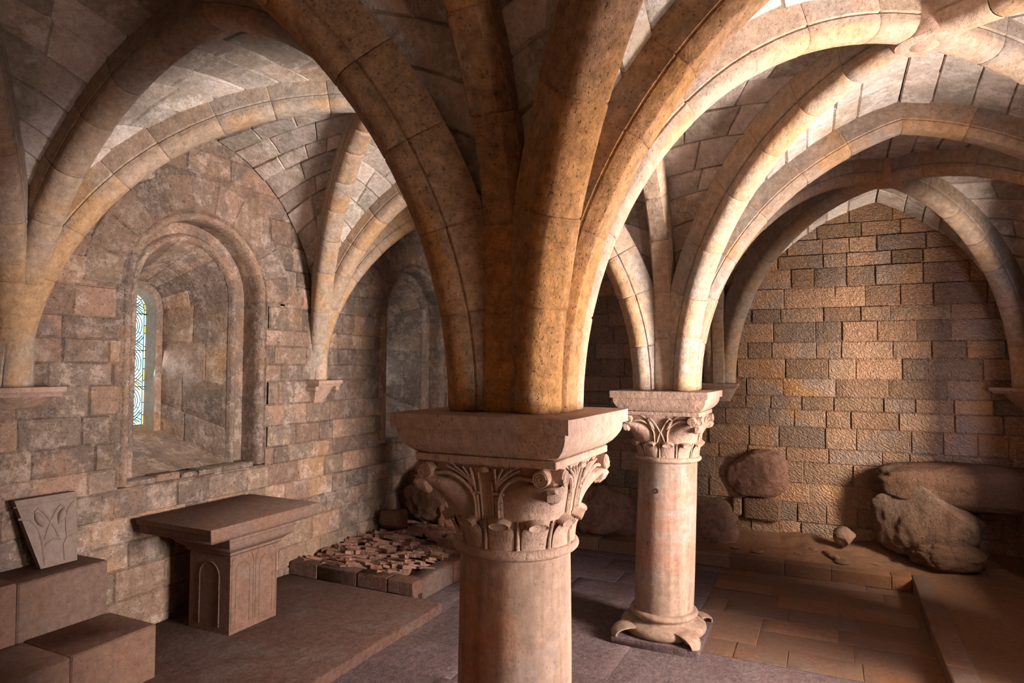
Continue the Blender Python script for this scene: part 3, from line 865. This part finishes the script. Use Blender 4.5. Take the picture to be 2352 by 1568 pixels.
# back and right bench
ZBn = -2.03
mb = MB()
xs = courses(-2.40, 2.09, .38, .62)
for i in range(len(xs)-1): mb.box(xs[i]+.002, xs[i+1]-.002, 5.50+random.uniform(-.004, .004), 5.68, ZF, ZBn+random.uniform(-.004, .003), rt(), 0, .008, .003)
tag(mb.build('kerb_row', M['pave']), 'long row of low kerb blocks in front of the back wall', 'kerb')
mb = MB()
ys = courses(-3.2, 5.66, .6, 1.0)
for i in range(len(ys)-1): mb.box(2.09, 2.28, ys[i]+.001, ys[i+1]-.001, ZF, ZBn+random.uniform(-.003, .003), rt(), 0, .010, .003)
tag(mb.build('kerb_row', M['pave']), 'kerb blocks running along the right-hand side', 'kerb')
mb = MB(); rows = []
for i in range(121):
    x = lerp(-2.42, 3.75, i/120); row = []
    for j in range(26):
        y = lerp(5.66, YB+.02, j/25); f = j/25
        row.append((x, y, ZBn-.012+.16*f**1.3+(.05*noise.noise(V((x*2.4, y*3, 1)))+.022*noise.noise(V((x*9, y*9, 5))))*min(1, f*3)))
    rows.append(row)
mb.grid(rows, (.5, .5, .5), 0, True, False, True)
rows = []
for i in range(15):
    x = lerp(2.26, 3.75, i/14); row = []
    for j in range(50):
        y = lerp(-3.2, 5.68, j/49)
        row.append((x, y, ZBn-.010+.04*max(0, (x-2.5))+.02*noise.noise(V((x*3, y*3, 9)))*min(1, i/3)))
    rows.append(row)
mb.grid(rows, (.3, .5, .5), 0, True, False, True)
tag(mb.build('earth_bank', M['earth']), 'dusty packed earth ledge behind the low kerbs', 'earth ledge')
mb = MB(); mb.box(3.02, 3.69, 2.6, 3.9, ZBn-.05, -1.78, (.3, .5, .5), 0, .03, .01)
tag(mb.build('stone_block', M['rockd']), 'dark dressed stone block on the ledge at the right picture edge', 'stone block')

# ------------------------------------------------------------------ altar
root = thing('altar', 'stone altar table with carved arches on its pedestal', 'altar', (-3.54, 1.55, ZP))
rl = V(root.location)
def lofted(prof, cx, cy, hx, hy, name, mat, tint=(.5, .5, .5)):
    mb = MB(); rows = []
    for e, z in prof:
        a, b = hx+e, hy+e
        rows.append([(cx-a+.004, cy-b, z), (cx+a-.004, cy-b, z), (cx+a, cy-b+.004, z), (cx+a, cy+b-.004, z), (cx+a-.004, cy+b, z), (cx-a+.004, cy+b, z), (cx-a, cy+b-.004, z), (cx-a, cy-b+.004, z)])
    mb.grid(rows, tint, 0, False, True, prof[0][1] > prof[-1][1], True)
    return loc(mb).build(name, mat, root)
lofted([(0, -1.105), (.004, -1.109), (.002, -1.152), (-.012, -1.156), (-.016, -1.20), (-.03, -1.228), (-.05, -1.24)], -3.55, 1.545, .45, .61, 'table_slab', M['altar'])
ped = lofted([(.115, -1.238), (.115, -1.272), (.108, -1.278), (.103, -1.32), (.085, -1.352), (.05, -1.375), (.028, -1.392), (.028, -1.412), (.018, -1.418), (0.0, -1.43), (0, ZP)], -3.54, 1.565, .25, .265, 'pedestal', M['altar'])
def arch_mould(fn, c, hw, z0, zs, r=.006):
    pts = [fn(c-hw, z0)]+[fn(c-hw*cos(pi*i/14), zs+hw*sin(pi*i/14)) for i in range(15)]+[fn(c+hw, z0)]
    mb = MB(); mb.tube(pts, r, 6); loc(mb).build('arch_moulding', M['altar'], ped)
FX = lambda y, z: (-3.289, y, z)
FY = lambda x, z: (x, 1.2995, z)
for cy_ in (1.435, 1.695):
    arch_mould(FX, cy_, .118, ZP+.06, -1.52, .005); arch_mould(FX, cy_, .075, ZP+.06, -1.58, .004)
arch_mould(FY, -3.54, .12, ZP+.05, -1.62, .006)
mb = MB(); mb.tube([FX(1.32, ZP+.04), FX(1.32, -1.45)], .004, 5); mb.tube([FX(1.31, ZP+.04), FX(1.82, ZP+.04)], .005, 5); loc(mb).build('edge_moulding', M['altar'], ped)

# ------------------------------------------------------------------ carved panel on the upper step
root = thing('carved_panel', 'pale carved stone panel with crossed pine cones leaning on the left wall', 'carved panel', (-3.97, .2, -1.30))
mb = MB()
# outline in (y,z) wide at the top, leaning back
def PP(y, z, o=0.): return V((.02+o-.085*(z/.5), y, z))
out = [(-.10, 0), (.13, 0), (.17, .50), (-.24, .50)]
out = [(-.07, .0), (.19, .0), (.22, .51), (-.215, .51)]
rws = [[PP(y, z, 0) for y, z in out], [PP(y, z, .05) for y, z in out]]
b0 = len(mb.v); mb.grid(rws, (.5, .5, .5), 0, False, True, False, True); slab = mb.build('slab', M['panel'], root)
mb = MB()
def ln(pts, r=.0085): mb.tube([PP(y, z, .05) for y, z in pts], r, 6)
ln([(-.225, .465), (.215, .465)], .004)
for s in (1, -1):
    c0 = .02
    ln([(c0-s*.05, .20), (c0-s*.03, .26), (c0+s*.01, .34), (c0+s*.05, .405), (c0+s*.08, .43), (c0+s*.105, .41), (c0+s*.105, .38)])
    cn = [(c0+s*lerp(.10, .055, i/8), lerp(.40, .29, i/8)) for i in range(9)]
    mb.tube([PP(y, z, .05) for y, z in cn], [.012, .02, .026, .029, .029, .026, .02, .012, .005], 10)
ln([(.20, .44), (.155, .40), (.13, .33), (.125, .25), (.13, .18)])
ln([(-.20, .38), (-.12, .36), (-.07, .29), (-.05, .20), (-.04, .02)])
ln([(-.045, .12), (-.02, .17), (.03, .19), (.08, .18)])
ln([(.10, .02), (.10, .14), (.125, .18), (.17, .19)])
mb.build('relief_carving', M['panel'], slab)

# ------------------------------------------------------------------ bedrock and loose stones
def rock(name, label, c, size, seed, mat='rock', sub=4, amp=.22, fl=3.0, rot=0., group=None, cat='boulder', facet=.0, freq=1.6):
    import bmesh
    bm = bmesh.new(); bmesh.ops.create_icosphere(bm, subdivisions=sub, radius=1)
    rn = random.Random(seed)
    planes = [(V((rn.uniform(-1, 1), rn.uniform(-1, 1), rn.uniform(-.7, 1))).normalized(), rn.uniform(.62, .85)) for _ in range(int(facet))]
    for v in bm.verts:
        p = v.co.copy(); o = V((seed*3.1, seed*1.7, seed))
        # rounded box
        q = V([abs(a)**(2/fl)*(1 if a > 0 else -1) for a in p]); q = q*(1/max(.001, (abs(q.x)**fl+abs(q.y)**fl+abs(q.z)**fl)**(1/fl)))
        for n_, d_ in planes:
            e = q.dot(n_)-d_
            if e > 0: q -= n_*e*.9
        k = 1+amp*noise.fractal(q*freq+o, 1., 2., 4)+.03*noise.fractal(q*7+o, 1., 2., 4)
        q = V((q.x*size[0], q.y*size[1], q.z*size[2]))*k
        v.co = V((q.x*cos(rot)-q.y*sin(rot), q.x*sin(rot)+q.y*cos(rot), q.z))
    me = bpy.data.meshes.new(name); bm.to_mesh(me); bm.free(); me.materials.append(M[mat])
    a = me.attributes.new('tint', 'FLOAT_COLOR', 'CORNER'); t = (rn.random(), rn.random(), rn.random(), 1)
    a.data.foreach_set('color', list(t)*len(me.loops)); me.polygons.foreach_set('use_smooth', [sub > 3]*len(me.polygons))
    o = bpy.data.objects.new(name, me); C.objects.link(o); o.location = c; tag(o, label, cat, group); return o
rock('boulder', 'rounded boulder set in the back wall above two small blocks', (.46, YB-.02, -1.15), (.37, .22, .30), 4, 'rock', 5, .08, 3.2, facet=2)
rock('boulder', 'pale pinkish boulder just right of the far column shaft', (-.12, 6.12, -1.80), (.36, .26, .36), 12, 'rock', 5, .22, 2.2, facet=2)
rock('boulder', 'rough reddish boulder left of the far column shaft', (-1.52, 6.0, -1.84), (.52, .36, .36), 7, 'rock', 5, .25, 2.4, facet=3)
rock('boulder', 'small round boulder low on the back wall right of the near capital', (-1.80, 6.30, -1.38), (.24, .16, .2), 5, 'rockd', 4, .15, 2.4)
rock('boulder', 'tall brown rock mass rising from the broken schist by the left wall', (-3.68, 5.05, -1.62), (.36, .36, .44), 9, 'rockd', 5, .22, 2.3, facet=4)
rock('boulder', 'leaning rock face below the near capital', (-3.25, 5.1, -1.75), (.26, .3, .34), 15, 'rock', 5, .2, 2.4, facet=3)
rock('boulder', 'small squarish dark stone beside the left wall on the schist', (-3.82, 4.38, -1.81), (.16, .15, .145), 21, 'rockd', 4, .12, 4.0, facet=3)
rock('rock_ledge', 'broad smooth rock ledge jutting from the back wall at right', (2.76, 6.25, -1.14), (.98, .30, .27), 31, 'rockd', 5, .09, 3.0, cat='rock ledge')
rock('rock_ledge', 'bulging brown rock under the broad ledge', (2.28, 6.14, -1.50), (.52, .33, .42), 34, 'rockd', 5, .14, 3.0, facet=5, cat='rock ledge')
rock('rock_ledge', 'dark rock in the far right corner beside the black hollow', (3.45, 5.95, -1.62), (.30, .36, .42), 37, 'rockd', 5, .15, 2.4, cat='rock ledge')
rock('rock_ledge', 'low worn rock foot under the bulging rock', (2.48, 5.93, -1.86), (.36, .2, .16), 39, 'rockd', 5, .16, 2.4, cat='rock ledge')
rock('loose_stone', 'angular orange stone lying on the ledge against the back wall', (1.46, 6.12, -1.80), (.13, .10, .125), 41, 'pave', 3, .1, 2.2, facet=6, cat='stone')
def wblock(x0, x1, z0, z1, label, y0=YB-.10):
    mb = MB(); mb.box(x0, x1, y0, YB+.02, z0, z1, rt(), 0, .02, .006); tag(mb.build('wall_block', M['wallB']), label, 'stone block')
wblock(.30, .73, -1.75, -1.475, 'wide dressed block projecting under the rounded boulder')
wblock(.15, .27, -1.72, -1.49, 'narrow small block left of the wide projecting block', YB-.08)
sp = [(.25, 5.84, 'flat sliver of stone on the ledge right of the far column', .07, .04, .012), (.52, 5.80, 'flat broken stone on the ledge in front of the wide block', .09, .05, .016),
      (.95, 5.88, 'pale chip among the debris on the ledge', .06, .05, .015), (1.30, 5.92, 'slanted flat slab lying on the ledge before the angular stone', .17, .06, .03),
      (1.42, 5.76, 'lumpy stone near the kerb below the angular stone', .08, .06, .03), (.85, 5.76, 'thin sliver close to the kerb edge', .08, .03, .010), (-.45, 5.80, 'small chip on the ledge left of the far column', .06, .04, .012), (.05, 5.78, 'small flake on the ledge right behind the far column', .05, .05, .010),
      (1.12, 6.02, 'brown crumb between the slanted slab and the back wall', .05, .04, .02), (1.75, 5.85, 'thin dark flake near the inner corner of the kerbs', .07, .04, .012),
      (2.3, 5.55, 'tiny stone in the dark right part of the ledge', .05, .03, .012)]
for i, (x, y, lb, a, b, c_) in enumerate(sp):
    z = ZBn-.012+.16*max(0, (y-5.66)/.76)**1.3
    rock('loose_stone', lb, (x, y, z+c_*.7), (a, b, c_), 50+i, 'pave', 3, .15, 2.2, rot=i*.7, group='loose stones on the ledge', cat='stone', facet=3)
